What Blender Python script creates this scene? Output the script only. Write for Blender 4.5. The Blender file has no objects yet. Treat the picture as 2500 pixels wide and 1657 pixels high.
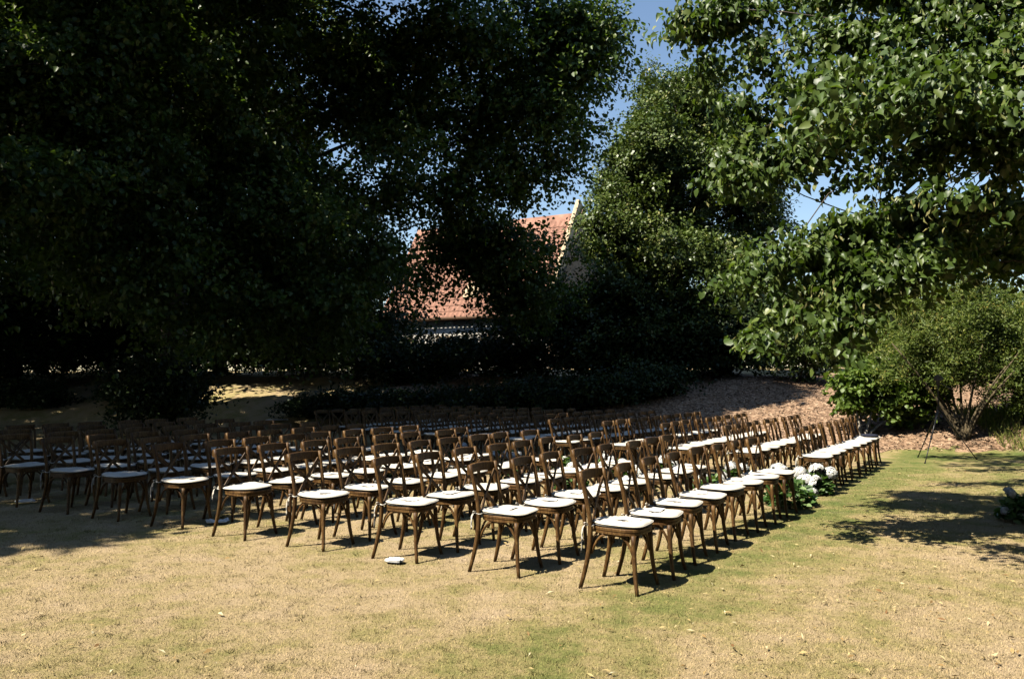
import bpy, bmesh, math, random
import numpy as np
from mathutils import Vector, Matrix

R = math.radians
rng = np.random.default_rng(11)
random.seed(5)
S = bpy.context.scene
COL = S.collection

# ------------------------------------------------------------------ camera, sky, sun, exposure
cam_d = bpy.data.cameras.new('camera'); cam = bpy.data.objects.new('camera', cam_d); COL.objects.link(cam)
cam.location = (0, 0, 1.613); cam.rotation_euler = (R(90) + 0.0482, 0, 0)
cam_d.sensor_width = 36; cam_d.lens = 28.28; cam_d.clip_start = 0.05; cam_d.clip_end = 2000
S.camera = cam

SUN_AZ = np.array([-0.85, -0.527]); SUN_AZ /= np.linalg.norm(SUN_AZ); SUN_EL = R(54)
W = bpy.data.worlds.new('World'); S.world = W; W.use_nodes = True
wn = W.node_tree; bgn = wn.nodes['Background']
sky = wn.nodes.new('ShaderNodeTexSky'); sky.sky_type = 'NISHITA'; sky.sun_disc = False
sky.sun_elevation = SUN_EL; sky.sun_rotation = math.atan2(SUN_AZ[0], SUN_AZ[1])
sky.air_density = 1.15; sky.dust_density = 0.1; sky.ozone_density = 1.6; sky.altitude = 50
wn.links.new(sky.outputs[0], bgn.inputs[0]); bgn.inputs[1].default_value = 0.085
sun_d = bpy.data.lights.new('sun', 'SUN'); sun = bpy.data.objects.new('sun', sun_d); COL.objects.link(sun)
sun_d.energy = 5.0; sun_d.angle = R(0.5); sun_d.color = (1.0, 0.93, 0.80)
sun.rotation_euler = Vector((SUN_AZ[0]*math.cos(SUN_EL), SUN_AZ[1]*math.cos(SUN_EL), math.sin(SUN_EL))).to_track_quat('Z', 'Y').to_euler()
S.view_settings.view_transform = 'Standard'; S.view_settings.look = 'None'
S.view_settings.exposure = 0.95; S.view_settings.gamma = 1.0
S.render.engine = 'CYCLES'
S.cycles.max_bounces = 6; S.cycles.diffuse_bounces = 0; S.cycles.glossy_bounces = 2
S.cycles.transmission_bounces = 4; S.cycles.transparent_max_bounces = 6
S.cycles.caustics_reflective = False; S.cycles.caustics_refractive = False

F = 1964.0; PITCH = 0.0482
def at(px, py, Y):
    """world point at depth Y that the photo's camera direction (px,py) meets"""
    u = (px-1250)/F; v = (828.5-py)/F
    c, s = math.cos(PITCH), math.sin(PITCH)
    d = np.array([u, c - v*s, s + v*c])
    p = d*(Y/d[1]); p[2] += 1.613
    return p

# ------------------------------------------------------------------ materials
def mat(name):
    m = bpy.data.materials.new(name); m.use_nodes = True
    nt = m.node_tree
    return m, nt, nt.nodes['Principled BSDF'], nt.nodes['Material Output']
def node(nt, kind, **kw):
    n = nt.nodes.new(kind)
    for k, v in kw.items():
        if k.startswith('i_'):
            n.inputs[int(k[2:]) if k[2:].isdigit() else k[2:]].default_value = v
        else: setattr(n, k, v)
    return n
def ramp(nt, fac, stops):
    r = nt.nodes.new('ShaderNodeValToRGB'); e = r.color_ramp.elements
    while len(e) < len(stops): e.new(0.5)
    for el, (p, c) in zip(e, stops):
        el.position = p; el.color = (*c, 1) if len(c) == 3 else c
    nt.links.new(fac, r.inputs[0]); return r.outputs[0]
def noise(nt, vec, scale, detail=4, rough=0.6, dist=0.0):
    n = nt.nodes.new('ShaderNodeTexNoise'); n.inputs['Scale'].default_value = scale
    n.inputs['Detail'].default_value = detail; n.inputs['Roughness'].default_value = rough
    n.inputs['Distortion'].default_value = dist
    if vec is not None: nt.links.new(vec, n.inputs['Vector'])
    return n.outputs['Fac']
def mix(nt, f, a, b, blend='MIX'):
    m = nt.nodes.new('ShaderNodeMix'); m.data_type = 'RGBA'; m.blend_type = blend
    for sock, v in ((m.inputs[0], f), (m.inputs[6], a), (m.inputs[7], b)):
        if hasattr(v, 'links'): nt.links.new(v, sock)
        else: sock.default_value = v if not isinstance(v, tuple) else (*v, 1)[:4]
    return m.outputs[2]
def math_n(nt, op, a, b=None, c=None, clamp=False):
    m = nt.nodes.new('ShaderNodeMath'); m.operation = op; m.use_clamp = clamp
    for i, v in enumerate((a, b, c)):
        if v is None: continue
        if hasattr(v, 'links'): nt.links.new(v, m.inputs[i])
        else: m.inputs[i].default_value = v
    return m.outputs[0]
def bump(nt, h, bs, strength=0.5, dist=0.01):
    b = nt.nodes.new('ShaderNodeBump'); b.inputs['Strength'].default_value = strength
    b.inputs['Distance'].default_value = dist
    nt.links.new(h, b.inputs['Height']); nt.links.new(b.outputs[0], bs.inputs['Normal'])

def lawn_colour(nt, blades=False):
    """dry tan turf with greener patches, by world position"""
    geo = node(nt, 'ShaderNodeNewGeometry'); P = geo.outputs['Position']
    sep = node(nt, 'ShaderNodeSeparateXYZ'); nt.links.new(P, sep.inputs[0])
    x, y = sep.outputs[0], sep.outputs[1]
    # greener strip on the aisle side of the front row, and towards the planting
    d = math_n(nt, 'SUBTRACT', math_n(nt, 'MULTIPLY', x, 0.83), math_n(nt, 'MULTIPLY', y, 0.555))   # across the rows
    strip = math_n(nt, 'SUBTRACT', 1.0, math_n(nt, 'ABSOLUTE', math_n(nt, 'DIVIDE', math_n(nt, 'ADD', d, 2.35), 0.9)), clamp=True)
    right = math_n(nt, 'MULTIPLY', math_n(nt, 'ADD', d, 3.4), 0.35, clamp=True)
    far = math_n(nt, 'MULTIPLY', math_n(nt, 'SUBTRACT', y, 6.0), 0.09, clamp=True)
    n1 = noise(nt, P, 0.75, 5, 0.62); n2 = noise(nt, P, 3.2, 5, 0.65); n3 = noise(nt, P, 22, 4, 0.7)
    g = math_n(nt, 'MULTIPLY', strip, 0.34)
    g = math_n(nt, 'ADD', g, math_n(nt, 'MULTIPLY', math_n(nt, 'MULTIPLY', right, far), 0.42))
    g = math_n(nt, 'ADD', g, math_n(nt, 'MULTIPLY', math_n(nt, 'SUBTRACT', n1, 0.5), 1.25))
    g = math_n(nt, 'ADD', g, math_n(nt, 'MULTIPLY', math_n(nt, 'SUBTRACT', n2, 0.5), 1.0))
    g = math_n(nt, 'ADD', g, math_n(nt, 'MULTIPLY', math_n(nt, 'SUBTRACT', n3, 0.5), 0.5))
    col = ramp(nt, math_n(nt, 'ADD', g, 0.33, clamp=True),
               [(0.0, (0.52, 0.39, 0.25)), (0.30, (0.455, 0.345, 0.190)), (0.50, (0.35, 0.288, 0.125)), (0.72, (0.215, 0.218, 0.072)), (1.0, (0.12, 0.162, 0.044))])
    # thatch and bare pinkish earth
    n4 = noise(nt, P, 1.3, 4, 0.6, 0.4)
    bare = math_n(nt, 'MULTIPLY', math_n(nt, 'SUBTRACT', n4, 0.58), 5.0, clamp=True)
    col = mix(nt, math_n(nt, 'MULTIPLY', bare, 0.45), col, (0.47, 0.34, 0.21))
    return P, col

def make_lawn():
    m, nt, bs, out = mat('dry_lawn')
    P, col = lawn_colour(nt)
    f1 = noise(nt, P, 95, 3, 0.75); f2 = noise(nt, P, 330, 2, 0.7)
    f = math_n(nt, 'ADD', math_n(nt, 'MULTIPLY', f1, 0.6), math_n(nt, 'MULTIPLY', f2, 0.4))
    v = ramp(nt, f, [(0.30, (0.42, 0.42, 0.40)), (0.50, (0.92, 0.92, 0.92)), (0.70, (1.35, 1.32, 1.25))])
    nt.links.new(mix(nt, 1.0, col, v, 'MULTIPLY'), bs.inputs['Base Color'])
    bs.inputs['Roughness'].default_value = 0.95; bs.inputs['Specular IOR Level'].default_value = 0.1
    bump(nt, f, bs, 0.8, 0.02)
    return m
def make_blade():
    m, nt, bs, out = mat('grass_blade')
    P, col = lawn_colour(nt)
    a = node(nt, 'ShaderNodeAttribute', attribute_name='rnd')
    v = ramp(nt, a.outputs['Fac'], [(0.0, (0.55, 0.57, 0.48)), (0.45, (0.95, 0.95, 0.92)), (0.8, (1.2, 1.17, 1.1)), (1.0, (1.5, 1.42, 1.25))])
    c = mix(nt, 1.0, col, v, 'MULTIPLY')
    nt.links.new(c, bs.inputs['Base Color']); bs.inputs['Roughness'].default_value = 0.8
    bs.inputs['Specular IOR Level'].default_value = 0.2
    return m
def make_leaf(name, stops, trans=0.3, gloss=0.35, rough=0.42, tint=(1.3, 1.5, 0.5)):
    m, nt, bs, out = mat(name)
    a = node(nt, 'ShaderNodeAttribute', attribute_name='rnd')
    c = ramp(nt, a.outputs['Fac'], stops)
    nt.links.new(c, bs.inputs['Base Color']); bs.inputs['Roughness'].default_value = rough
    bs.inputs['Specular IOR Level'].default_value = gloss
    tr = node(nt, 'ShaderNodeBsdfTranslucent')
    nt.links.new(mix(nt, 1.0, c, tint, 'MULTIPLY'), tr.inputs[0])
    mx = node(nt, 'ShaderNodeMixShader', i_0=trans)
    nt.links.new(bs.outputs[0], mx.inputs[1]); nt.links.new(tr.outputs[0], mx.inputs[2])
    nt.links.new(mx.outputs[0], out.inputs[0])
    return m
def make_bark(name, c1, c2, scale=6):
    m, nt, bs, out = mat(name)
    tc = node(nt, 'ShaderNodeTexCoord'); mp = node(nt, 'ShaderNodeMapping'); mp.inputs['Scale'].default_value = (1, 1, 0.25)
    nt.links.new(tc.outputs['Object'], mp.inputs[0])
    f = noise(nt, mp.outputs[0], scale, 6, 0.7, 0.5)
    nt.links.new(ramp(nt, f, [(0.3, c1), (0.7, c2)]), bs.inputs['Base Color'])
    bs.inputs['Roughness'].default_value = 0.9; bump(nt, f, bs, 0.9, 0.03)
    return m
def make_wood():
    m, nt, bs, out = mat('rustic_brown_wood')
    tc = node(nt, 'ShaderNodeTexCoord'); oi = node(nt, 'ShaderNodeObjectInfo')
    mp = node(nt, 'ShaderNodeMapping'); mp.inputs['Scale'].default_value = (1, 1, 0.22)
    nt.links.new(tc.outputs['Object'], mp.inputs[0])
    va = node(nt, 'ShaderNodeVectorMath', operation='ADD'); cx = node(nt, 'ShaderNodeCombineXYZ')
    nt.links.new(math_n(nt, 'MULTIPLY', oi.outputs['Random'], 40.0), cx.inputs[0])
    nt.links.new(mp.outputs[0], va.inputs[0]); nt.links.new(cx.outputs[0], va.inputs[1])
    f = noise(nt, va.outputs[0], 75, 6, 0.72, 0.8); f2 = noise(nt, va.outputs[0], 14, 3, 0.6)
    g = math_n(nt, 'ADD', math_n(nt, 'MULTIPLY', f, 0.7), math_n(nt, 'MULTIPLY', f2, 0.3))
    c = ramp(nt, g, [(0.32, (0.018, 0.008, 0.002)), (0.46, (0.070, 0.031, 0.008)), (0.58, (0.162, 0.088, 0.026)), (0.76, (0.36, 0.225, 0.088))])
    hs = node(nt, 'ShaderNodeHueSaturation'); nt.links.new(c, hs.inputs['Color'])
    nt.links.new(math_n(nt, 'MULTIPLY_ADD', oi.outputs['Random'], 0.5, 0.75), hs.inputs['Value'])
    nt.links.new(hs.outputs[0], bs.inputs['Base Color'])
    bs.inputs['Roughness'].default_value = 0.55; bs.inputs['Specular IOR Level'].default_value = 0.35
    bump(nt, f, bs, 0.5, 0.004)
    return m
def make_cloth(name, col, rough=0.9, wr=9, st=0.5, dist=0.012):
    m, nt, bs, out = mat(name)
    tc = node(nt, 'ShaderNodeTexCoord')
    f = noise(nt, tc.outputs['Object'], wr, 3, 0.55, 0.6); f2 = noise(nt, tc.outputs['Object'], 350, 2, 0.6)
    nt.links.new(ramp(nt, f, [(0.25, tuple(c*0.86 for c in col)), (0.7, col)]), bs.inputs['Base Color'])
    bs.inputs['Roughness'].default_value = rough; bs.inputs['Specular IOR Level'].default_value = 0.15
    bump(nt, math_n(nt, 'ADD', f, math_n(nt, 'MULTIPLY', f2, 0.08)), bs, st, dist)
    return m
def make_plain(name, col, rough=0.6, spec=0.3, var=0.25, scale=20):
    m, nt, bs, out = mat(name)
    tc = node(nt, 'ShaderNodeTexCoord'); f = noise(nt, tc.outputs['Object'], scale, 4, 0.6)
    nt.links.new(ramp(nt, f, [(0.25, tuple(c*(1-var) for c in col)), (0.75, tuple(min(1, c*(1+var)) for c in col))]), bs.inputs['Base Color'])
    bs.inputs['Roughness'].default_value = rough; bs.inputs['Specular IOR Level'].default_value = spec
    return m
def make_mulch():
    m, nt, bs, out = mat('bark_mulch')
    geo = node(nt, 'ShaderNodeNewGeometry'); P = geo.outputs['Position']
    vo = node(nt, 'ShaderNodeTexVoronoi'); vo.inputs['Scale'].default_value = 16; nt.links.new(P, vo.inputs['Vector'])
    n = noise(nt, P, 9, 5, 0.7)
    sp = node(nt, 'ShaderNodeSeparateXYZ'); nt.links.new(vo.outputs['Color'], sp.inputs[0])
    c = ramp(nt, sp.outputs[0], [(0, (0.13, 0.075, 0.042)), (0.5, (0.32, 0.195, 0.115)), (1, (0.52, 0.35, 0.22))])
    c = mix(nt, 1.0, c, ramp(nt, n, [(0.3, (0.6, 0.6, 0.6)), (0.7, (1.1, 1.1, 1.1))]), 'MULTIPLY')
    nt.links.new(c, bs.inputs['Base Color']); bs.inputs['Roughness'].default_value = 0.95
    bump(nt, vo.outputs['Distance'], bs, 0.8, 0.03)
    return m

M = {}
M['lawn'] = make_lawn(); M['blade'] = make_blade(); M['mulch'] = make_mulch()
M['wood'] = make_wood()
M['cushion'] = make_cloth('white_cotton', (0.73, 0.665, 0.56)); M['tie'] = make_cloth('cream_ribbon', (0.72, 0.66, 0.56), wr=40)
M['paper'] = make_plain('white_paper', (0.82, 0.80, 0.76), 0.7, 0.2, 0.04); M['dark_cloth'] = make_cloth('navy_cloth', (0.025, 0.028, 0.045))
M['lime'] = make_leaf('lime_leaf', [(0.0, (0.038, 0.070, 0.015)), (0.5, (0.082, 0.130, 0.027)), (0.9, (0.15, 0.20, 0.048)), (1.0, (0.28, 0.30, 0.11))], 0.30, 0.40, 0.42)
M['bract'] = make_leaf('lime_bract', [(0.0, (0.30, 0.30, 0.10)), (1.0, (0.46, 0.42, 0.19))], 0.35, 0.2, 0.5, (1.1, 1.1, 0.8))
M['oak'] = make_leaf('evergreen_leaf', [(0.0, (0.048, 0.082, 0.018)), (0.55, (0.105, 0.150, 0.034)), (0.9, (0.18, 0.215, 0.058)), (1.0, (0.30, 0.29, 0.11))], 0.15, 0.4, 0.40)
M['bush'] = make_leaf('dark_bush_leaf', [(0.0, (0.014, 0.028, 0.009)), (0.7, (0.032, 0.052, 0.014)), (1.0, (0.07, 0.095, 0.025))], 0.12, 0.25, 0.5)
M['pale_bush'] = make_leaf('yellow_green_leaf', [(0.0, (0.07, 0.125, 0.022)), (0.6, (0.14, 0.21, 0.04)), (1.0, (0.24, 0.30, 0.07))], 0.35, 0.3, 0.45)
M['feather'] = make_leaf('fine_shrub_leaf', [(0.0, (0.065, 0.105, 0.021)), (0.6, (0.14, 0.185, 0.038)), (0.93, (0.23, 0.24, 0.06)), (1.0, (0.36, 0.29, 0.07))], 0.3, 0.25, 0.5)
M['posy'] = make_leaf('hydrangea_leaf', [(0.0, (0.035, 0.085, 0.022)), (0.6, (0.09, 0.17, 0.045)), (1.0, (0.26, 0.36, 0.15))], 0.25, 0.35, 0.42)
M['petal'] = make_leaf('white_petal', [(0.0, (0.70, 0.72, 0.60)), (0.3, (0.82, 0.81, 0.76)), (1.0, (0.86, 0.85, 0.82))], 0.15, 0.15, 0.6, (1, 1, 0.95))
M['litter'] = make_leaf('fallen_leaf', [(0.0, (0.22, 0.12, 0.05)), (0.3, (0.42, 0.29, 0.12)), (0.75, (0.60, 0.47, 0.22)), (1.0, (0.72, 0.64, 0.42))], 0.2, 0.15, 0.7, (1, 0.95, 0.8))
M['chip'] = make_leaf('wood_chip', [(0.0, (0.15, 0.085, 0.05)), (0.5, (0.36, 0.23, 0.135)), (1.0, (0.58, 0.42, 0.28))], 0.0, 0.15, 0.9)
M['tall'] = make_leaf('rough_grass_blade', [(0.0, (0.09, 0.13, 0.03)), (0.6, (0.22, 0.24, 0.06)), (1.0, (0.40, 0.36, 0.12))], 0.3, 0.15, 0.7)
M['bark'] = make_bark('lime_bark', (0.045, 0.035, 0.025), (0.14, 0.11, 0.08)); M['pale_bark'] = make_bark('pale_bark', (0.30, 0.25, 0.18), (0.52, 0.46, 0.36), 14)
M['stem'] = make_bark('shrub_stem', (0.07, 0.055, 0.03), (0.20, 0.15, 0.08), 14)
M['black'] = make_plain('black_metal', (0.012, 0.012, 0.013), 0.4, 0.4); M['tile'] = make_plain('clay_pantile', (0.35, 0.185, 0.130), 0.9, 0.1, 0.45, 1.7)
M['wall'] = make_plain('whitewashed_wall', (0.72, 0.68, 0.60), 0.9, 0.1, 0.10, 3); M['stone'] = make_plain('brown_stone', (0.26, 0.19, 0.13), 0.95, 0.1, 0.4, 5)
M['coping'] = make_plain('sandstone_coping', (0.55, 0.42, 0.27), 0.9, 0.1, 0.2, 5); M['gutter'] = make_plain('dark_timber', (0.10, 0.055, 0.03), 0.7, 0.2)
M['glass'] = make_plain('dark_glass', (0.02, 0.025, 0.03), 0.08, 0.6)

# ------------------------------------------------------------------ object helpers
def link(name, me, material, parent=None):
    if material is not None: me.materials.append(material)
    o = bpy.data.objects.new(name, me); COL.objects.link(o)
    if parent is not None: o.parent = parent
    return o
def tag(o, label=None, cat=None, group=None, kind=None):
    if label: o['label'] = label
    if cat: o['category'] = cat
    if group: o['group'] = group
    if kind: o['kind'] = kind
    return o
def empty(name, loc=(0, 0, 0), rz=0.0):
    o = bpy.data.objects.new(name, None); o.empty_display_size = 0.2; COL.objects.link(o)
    o.location = loc; o.rotation_euler = (0, 0, rz); return o
def copy_tree(o, parent=None):
    c = o.copy(); COL.objects.link(c); c.parent = parent
    for ch in o.children: copy_tree(ch, c)
    return c
def pymesh(name, v, f, smooth=False):
    me = bpy.data.meshes.new(name); me.from_pydata([tuple(map(float, p)) for p in v], [], f); me.update()
    if smooth: me.polygons.foreach_set('use_smooth', [True]*len(me.polygons))
    return me
def quadmesh(name, V, Q, rnd=None):
    """V (n,3), Q (m,4) -> mesh, with an optional per-vertex random value"""
    me = bpy.data.meshes.new(name)
    me.vertices.add(len(V)); me.vertices.foreach_set('co', np.ascontiguousarray(V, np.float32).ravel())
    k = Q.shape[1]
    me.loops.add(Q.size); me.loops.foreach_set('vertex_index', np.ascontiguousarray(Q, np.int32).ravel())
    me.polygons.add(len(Q)); me.polygons.foreach_set('loop_start', np.arange(0, Q.size, k, dtype=np.int32))
    me.update(calc_edges=True)
    if rnd is not None:
        a = me.attributes.new('rnd', 'FLOAT', 'POINT'); a.data.foreach_set('value', np.ascontiguousarray(rnd, np.float32))
    return me
def unit(a): return a/np.maximum(np.linalg.norm(a, axis=-1, keepdims=True), 1e-9)

T_HEART = (np.array([(0, .04, 0), (-.27, -.06, .10), (-.45, .28, .20), (0, .46, -.03), (-.30, .66, .10), (0.04, .98, -.24), (.27, -.06, .10), (.42, .30, .17), (.29, .68, .06)]),
           np.array([(0, 3, 2, 1), (3, 5, 4, 2), (0, 6, 7, 3), (3, 7, 8, 5)]))
T_FOLD = (np.array([(0, 0, 0), (-.45, .28, .10), (-.30, .70, .06), (0, 1, -.06), (.45, .28, .10), (.30, .70, .06)]), np.array([(0, 3, 2, 1), (0, 4, 5, 3)]))
T_DIAM = (np.array([(0, 0, 0), (-.34, .45, .09), (0, 1, -.04), (.34, .45, .09)]), np.array([(0, 3, 2, 1)]))
T_NARROW = (np.array([(0, 0, 0), (-.17, .5, .05), (0, 1, -.10), (.17, .5, .05)]), np.array([(0, 3, 2, 1)]))
T_PETAL = (np.array([(0, 0, 0), (-.5, .5, .12), (0, 1, .02), (.5, .5, .12)]), np.array([(0, 3, 2, 1)]))

def leaves_mesh(name, P, D, Nn, size, T, rnd):
    D = unit(D); X = unit(np.cross(D, Nn)); Nn = np.cross(X, D)
    tv, tq = T; k = len(tv); n = len(P); size = np.asarray(size)[:, None, None]
    wx = rng.uniform(.7, 1.12, (n, 1, 1)); wz = rng.uniform(.1, 2.2, (n, 1, 1))      # leaves differ in width and curl
    V = P[:, None, :] + size*(wx*tv[None, :, 0:1]*X[:, None, :] + tv[None, :, 1:2]*D[:, None, :] + wz*tv[None, :, 2:3]*Nn[:, None, :])
    Q = (tq[None] + (np.arange(n)*k)[:, None, None]).reshape(-1, tq.shape[1])
    return quadmesh(name, V.reshape(-1, 3), Q, np.repeat(rnd, k))

def blob_points(blobs, n, shell=0.5):
    """n points in a union of ellipsoids (c, r, weight); shell>0 pushes them outwards"""
    B = np.array([list(b[0]) + list(b[1]) + [b[2] if len(b) > 2 else 1.0] for b in blobs])
    w = B[:, 6]*(B[:, 3]*B[:, 4]*B[:, 5])**(2/3); idx = rng.choice(len(B), n, p=w/w.sum())
    d = unit(rng.normal(size=(n, 3))); r = rng.random(n)**(1/3.0*(1-shell) + 0.08*shell)
    P = B[idx, :3] + d*r[:, None]*B[idx, 3:6]
    return P, d
def lumpy(blobs, n, r0, r1, flat=.7, shell=.7):
    """boughs: n smaller ellipsoids spread through a crown's main masses"""
    C, d = blob_points(blobs, n, shell); r = rng.uniform(r0, r1, n)
    return [(C[k]-d[k]*r[k]*.45, np.array([r[k], r[k], r[k]*flat])) for k in range(n)]
def cgauss(shape): return np.clip(rng.normal(size=shape), -1.55, 1.55)
def clusters(blobs, ncl=0, per=30, radius=.5, shell=0.5, squash=0.6, droop=0.35, up=0.9, size=(0.08, 0.12), T=T_FOLD, name='crown', holes=None, lo=None, out=.5, wild=.55, bias=(0, 0, 0)):
    if isinstance(blobs, np.ndarray): C = blobs; d = unit(rng.normal(size=C.shape))
    else: C, d = blob_points(blobs, ncl, shell)
    if lo is not None: k = C[:, 2] > lo; C, d = C[k], d[k]
    if holes is not None: k = holes(C); C, d = C[k], d[k]
    ncl = len(C)
    axis = unit(d*np.array([1, 1, .3]) + rng.normal(size=(ncl, 3))*0.35 + np.array([0, 0, -droop]))
    i = np.repeat(np.arange(ncl), per); n = len(i)
    rad = radius*(0.6 + 0.8*rng.random(ncl))
    t = cgauss((n, 1))*0.55
    off = axis[i]*t*1.3 + cgauss((n, 3))*np.array([.42, .42, .42*squash])
    P = C[i] + off*rad[i][:, None]
    P[:, 2] -= droop*0.5*rad[i]*np.abs(t[:, 0])**1.5
    D = axis[i]*0.6 + rng.normal(size=(n, 3))*0.7 + np.array([0, 0, -droop])
    Nn = np.array([0, 0, up]) + np.array(bias) + d[i]*out + rng.normal(size=(n, 3))*wild
    s = size[0] + (size[1]-size[0])*rng.random(n)
    tone = np.clip(0.45*rng.random(ncl)[i] + 0.62*rng.random(n)**1.3, 0, 1)
    return leaves_mesh(name, P, D, Nn, s, T, tone), C

def sweep(path, rad, n=8, flat=None, ref=(0, 0, 1), cap=True):
    """tube along path; rad per point; flat = (width factor, thickness factor)"""
    p = np.asarray(path, float); m = len(p); rad = np.broadcast_to(np.asarray(rad, float), (m,))
    t = unit(np.gradient(p, axis=0)); ref = np.asarray(ref, float)
    ax = np.cross(t, ref); bad = np.linalg.norm(ax, axis=1) < 1e-3
    ax[bad] = np.cross(t[bad], (1, 0.01, 0)); ax = unit(ax); ay = np.cross(ax, t)
    a = np.linspace(0, 2*np.pi, n, endpoint=False); fx, fy = flat or (1, 1)
    ca, sa = np.cos(a), np.sin(a)
    if flat: # rounded rectangle
        ca = np.sign(ca)*np.abs(ca)**0.4; sa = np.sign(sa)*np.abs(sa)**0.4
    V = p[:, None] + rad[:, None, None]*(fx*ca[None, :, None]*ax[:, None] + fy*sa[None, :, None]*ay[:, None])
    f = []
    for i in range(m-1):
        for j in range(n):
            k = (j+1) % n; f.append((i*n+j, i*n+k, (i+1)*n+k, (i+1)*n+j))
    if cap: f += [tuple(range(n-1, -1, -1)), tuple((m-1)*n+j for j in range(n))]
    return V.reshape(-1, 3), f
def join(parts):
    V, Fc, o = [], [], 0
    for v, f in parts:
        V.append(np.asarray(v)); Fc += [tuple(i+o for i in q) for q in f]; o += len(v)
    return np.concatenate(V), Fc
def bez(pts, n=10):
    p = np.asarray(pts, float); t = np.linspace(0, 1, n)[:, None]
    if len(p) == 3: return (1-t)**2*p[0] + 2*t*(1-t)*p[1] + t*t*p[2]
    return (1-t)**3*p[0] + 3*t*(1-t)**2*p[1] + 3*t*t*(1-t)*p[2] + t**3*p[3]
def box(c, s, rz=0.0, bev=0.0):
    bm = bmesh.new(); bmesh.ops.create_cube(bm, size=1.0)
    bmesh.ops.scale(bm, vec=s, verts=bm.verts)
    if bev: bmesh.ops.bevel(bm, geom=bm.edges[:], offset=bev, segments=2, affect='EDGES', profile=0.5)
    bmesh.ops.rotate(bm, cent=(0, 0, 0), matrix=Matrix.Rotation(rz, 3, 'Z'), verts=bm.verts)
    bmesh.ops.translate(bm, vec=c, verts=bm.verts)
    bm.verts.ensure_lookup_table(); bm.verts.index_update()
    v = [tuple(x.co) for x in bm.verts]; f = [tuple(x.index for x in q.verts) for q in bm.faces]; bm.free()
    return v, f

# ------------------------------------------------------------------ the ground
EX = np.array([-400, -30, -14, -8, -1.75, 2.5, 5.1, 7.3, 9.8, 12, 16, 30, 400.])
EY = np.array([30, 29, 28.5, 27, 23.6, 20.2, 18.4, 17.5, 17.4, 16.6, 15, 13, 13.])
def edge_y(x): return np.interp(x, EX, EY)
def height(x, y):
    d = np.maximum(0.0, y - edge_y(x))
    h = 1.75*(1-np.exp(-(d/4.2)**1.25)) + 0.012*np.minimum(d, 60)
    return h + np.minimum(d, 1)*0.06*(np.sin(x*1.3+y*.7)+np.sin(y*1.9-x*.8))
gx = np.unique(np.concatenate([np.linspace(-26, 22, 97), np.array([-600, -300, -150, -80, -50, -36, 30, 45, 80, 150, 300, 600])]))
gy = np.unique(np.concatenate([np.linspace(-2, 46, 97), np.array([-600, -200, -80, -40, -20, -8, 60, 80, 120, 200, 350, 700])]))
XX, YY = np.meshgrid(gx, gy); V = np.stack([XX, YY, height(XX, YY)], -1).reshape(-1, 3)
nx = len(gx); ii, jj = np.meshgrid(np.arange(nx-1), np.arange(len(gy)-1)); b0 = (jj*nx+ii).ravel()
me = quadmesh('ground', V, np.stack([b0, b0+1, b0+nx+1, b0+nx], 1)); me.polygons.foreach_set('use_smooth', [True]*len(me.polygons))
tag(link('ground', me, M['lawn']), kind='structure')
# mulched planting bank, an uneven-edged sheet over the slope
bx = np.linspace(-4.5, 13.5, 91); tt = np.linspace(0, 1, 26)
BX, TT = np.meshgrid(bx, tt)
e0 = edge_y(BX) + 0.12 + 0.14*np.sin(BX*2.3) + 0.08*np.sin(BX*6.1+1)
BY = e0 + TT*9.0
V = np.stack([BX, BY, height(BX, BY) + 0.02*np.minimum(1, TT*20) + 0.006], -1).reshape(-1, 3); nx = len(bx)
ii, jj = np.meshgrid(np.arange(nx-1), np.arange(len(tt)-1)); b0 = (jj*nx+ii).ravel()
me = quadmesh('mulch_bank', V, np.stack([b0, b0+1, b0+nx+1, b0+nx], 1)); me.polygons.foreach_set('use_smooth', [True]*len(me.polygons))
tag(link('mulch_bank', me, M['mulch']), kind='structure')
# wood chips on the bank
n = 16000; cxp = rng.uniform(-2, 11.5, n); cyp = edge_y(cxp) + 0.15 + rng.random(n)*6.5
P = np.stack([cxp, cyp, height(cxp, cyp) + 0.035], 1)
D = rng.normal(size=(n, 3))*np.array([1, 1, .35]); Nn = np.array([0, -.1, 1]) + rng.normal(size=(n, 3))*0.35
tag(link('wood_chips', leaves_mesh('wood_chips', P, D, Nn, rng.uniform(.05, .12, n), T_NARROW, rng.random(n)), M['chip']),
    'loose brown wood chips scattered over the mulched bank', 'wood chips', kind='stuff')

# short dry grass blades
def frustum_xy(n, y0, y1, pw=1.0, margin=0.67):
    y = y0 + (y1-y0)*rng.random(n)**pw; x = (rng.random(n)*2-1)*margin*y; return x, y
n = 420000; x, y = frustum_xy(n, 3.7, 14.5, 1.7)
k = y < edge_y(x) - .1; x, y = x[k], y[k]; n = len(x)
P = np.stack([x, y, np.zeros(n)], 1)
a = rng.random(n)*2*np.pi; lean = rng.uniform(.3, 1.5, n)
D = np.stack([np.cos(a)*lean, np.sin(a)*lean, np.full(n, .7)], 1)
ln = rng.uniform(.010, .026, n); Dn = unit(D)*ln[:, None]
sd = np.stack([-np.sin(a), np.cos(a), np.zeros(n)], 1)*(rng.uniform(.0008, .0017, n)*(0.6 + y/9))[:, None]
Vt = np.stack([P-sd, P+sd, P+Dn], 1).reshape(-1, 3)
me = quadmesh('grass', Vt, np.arange(3*n).reshape(-1, 3), np.repeat(rng.random(n), 3))
tag(link('grass', me, M['blade']), 'short dry tan and green turf covering the open lawn', 'grass', kind='stuff')
nt_ = 1500; tx_, ty_ = frustum_xy(nt_, 3.8, 12, 1.6); per = 16; i_ = np.repeat(np.arange(nt_), per); n = len(i_)
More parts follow.
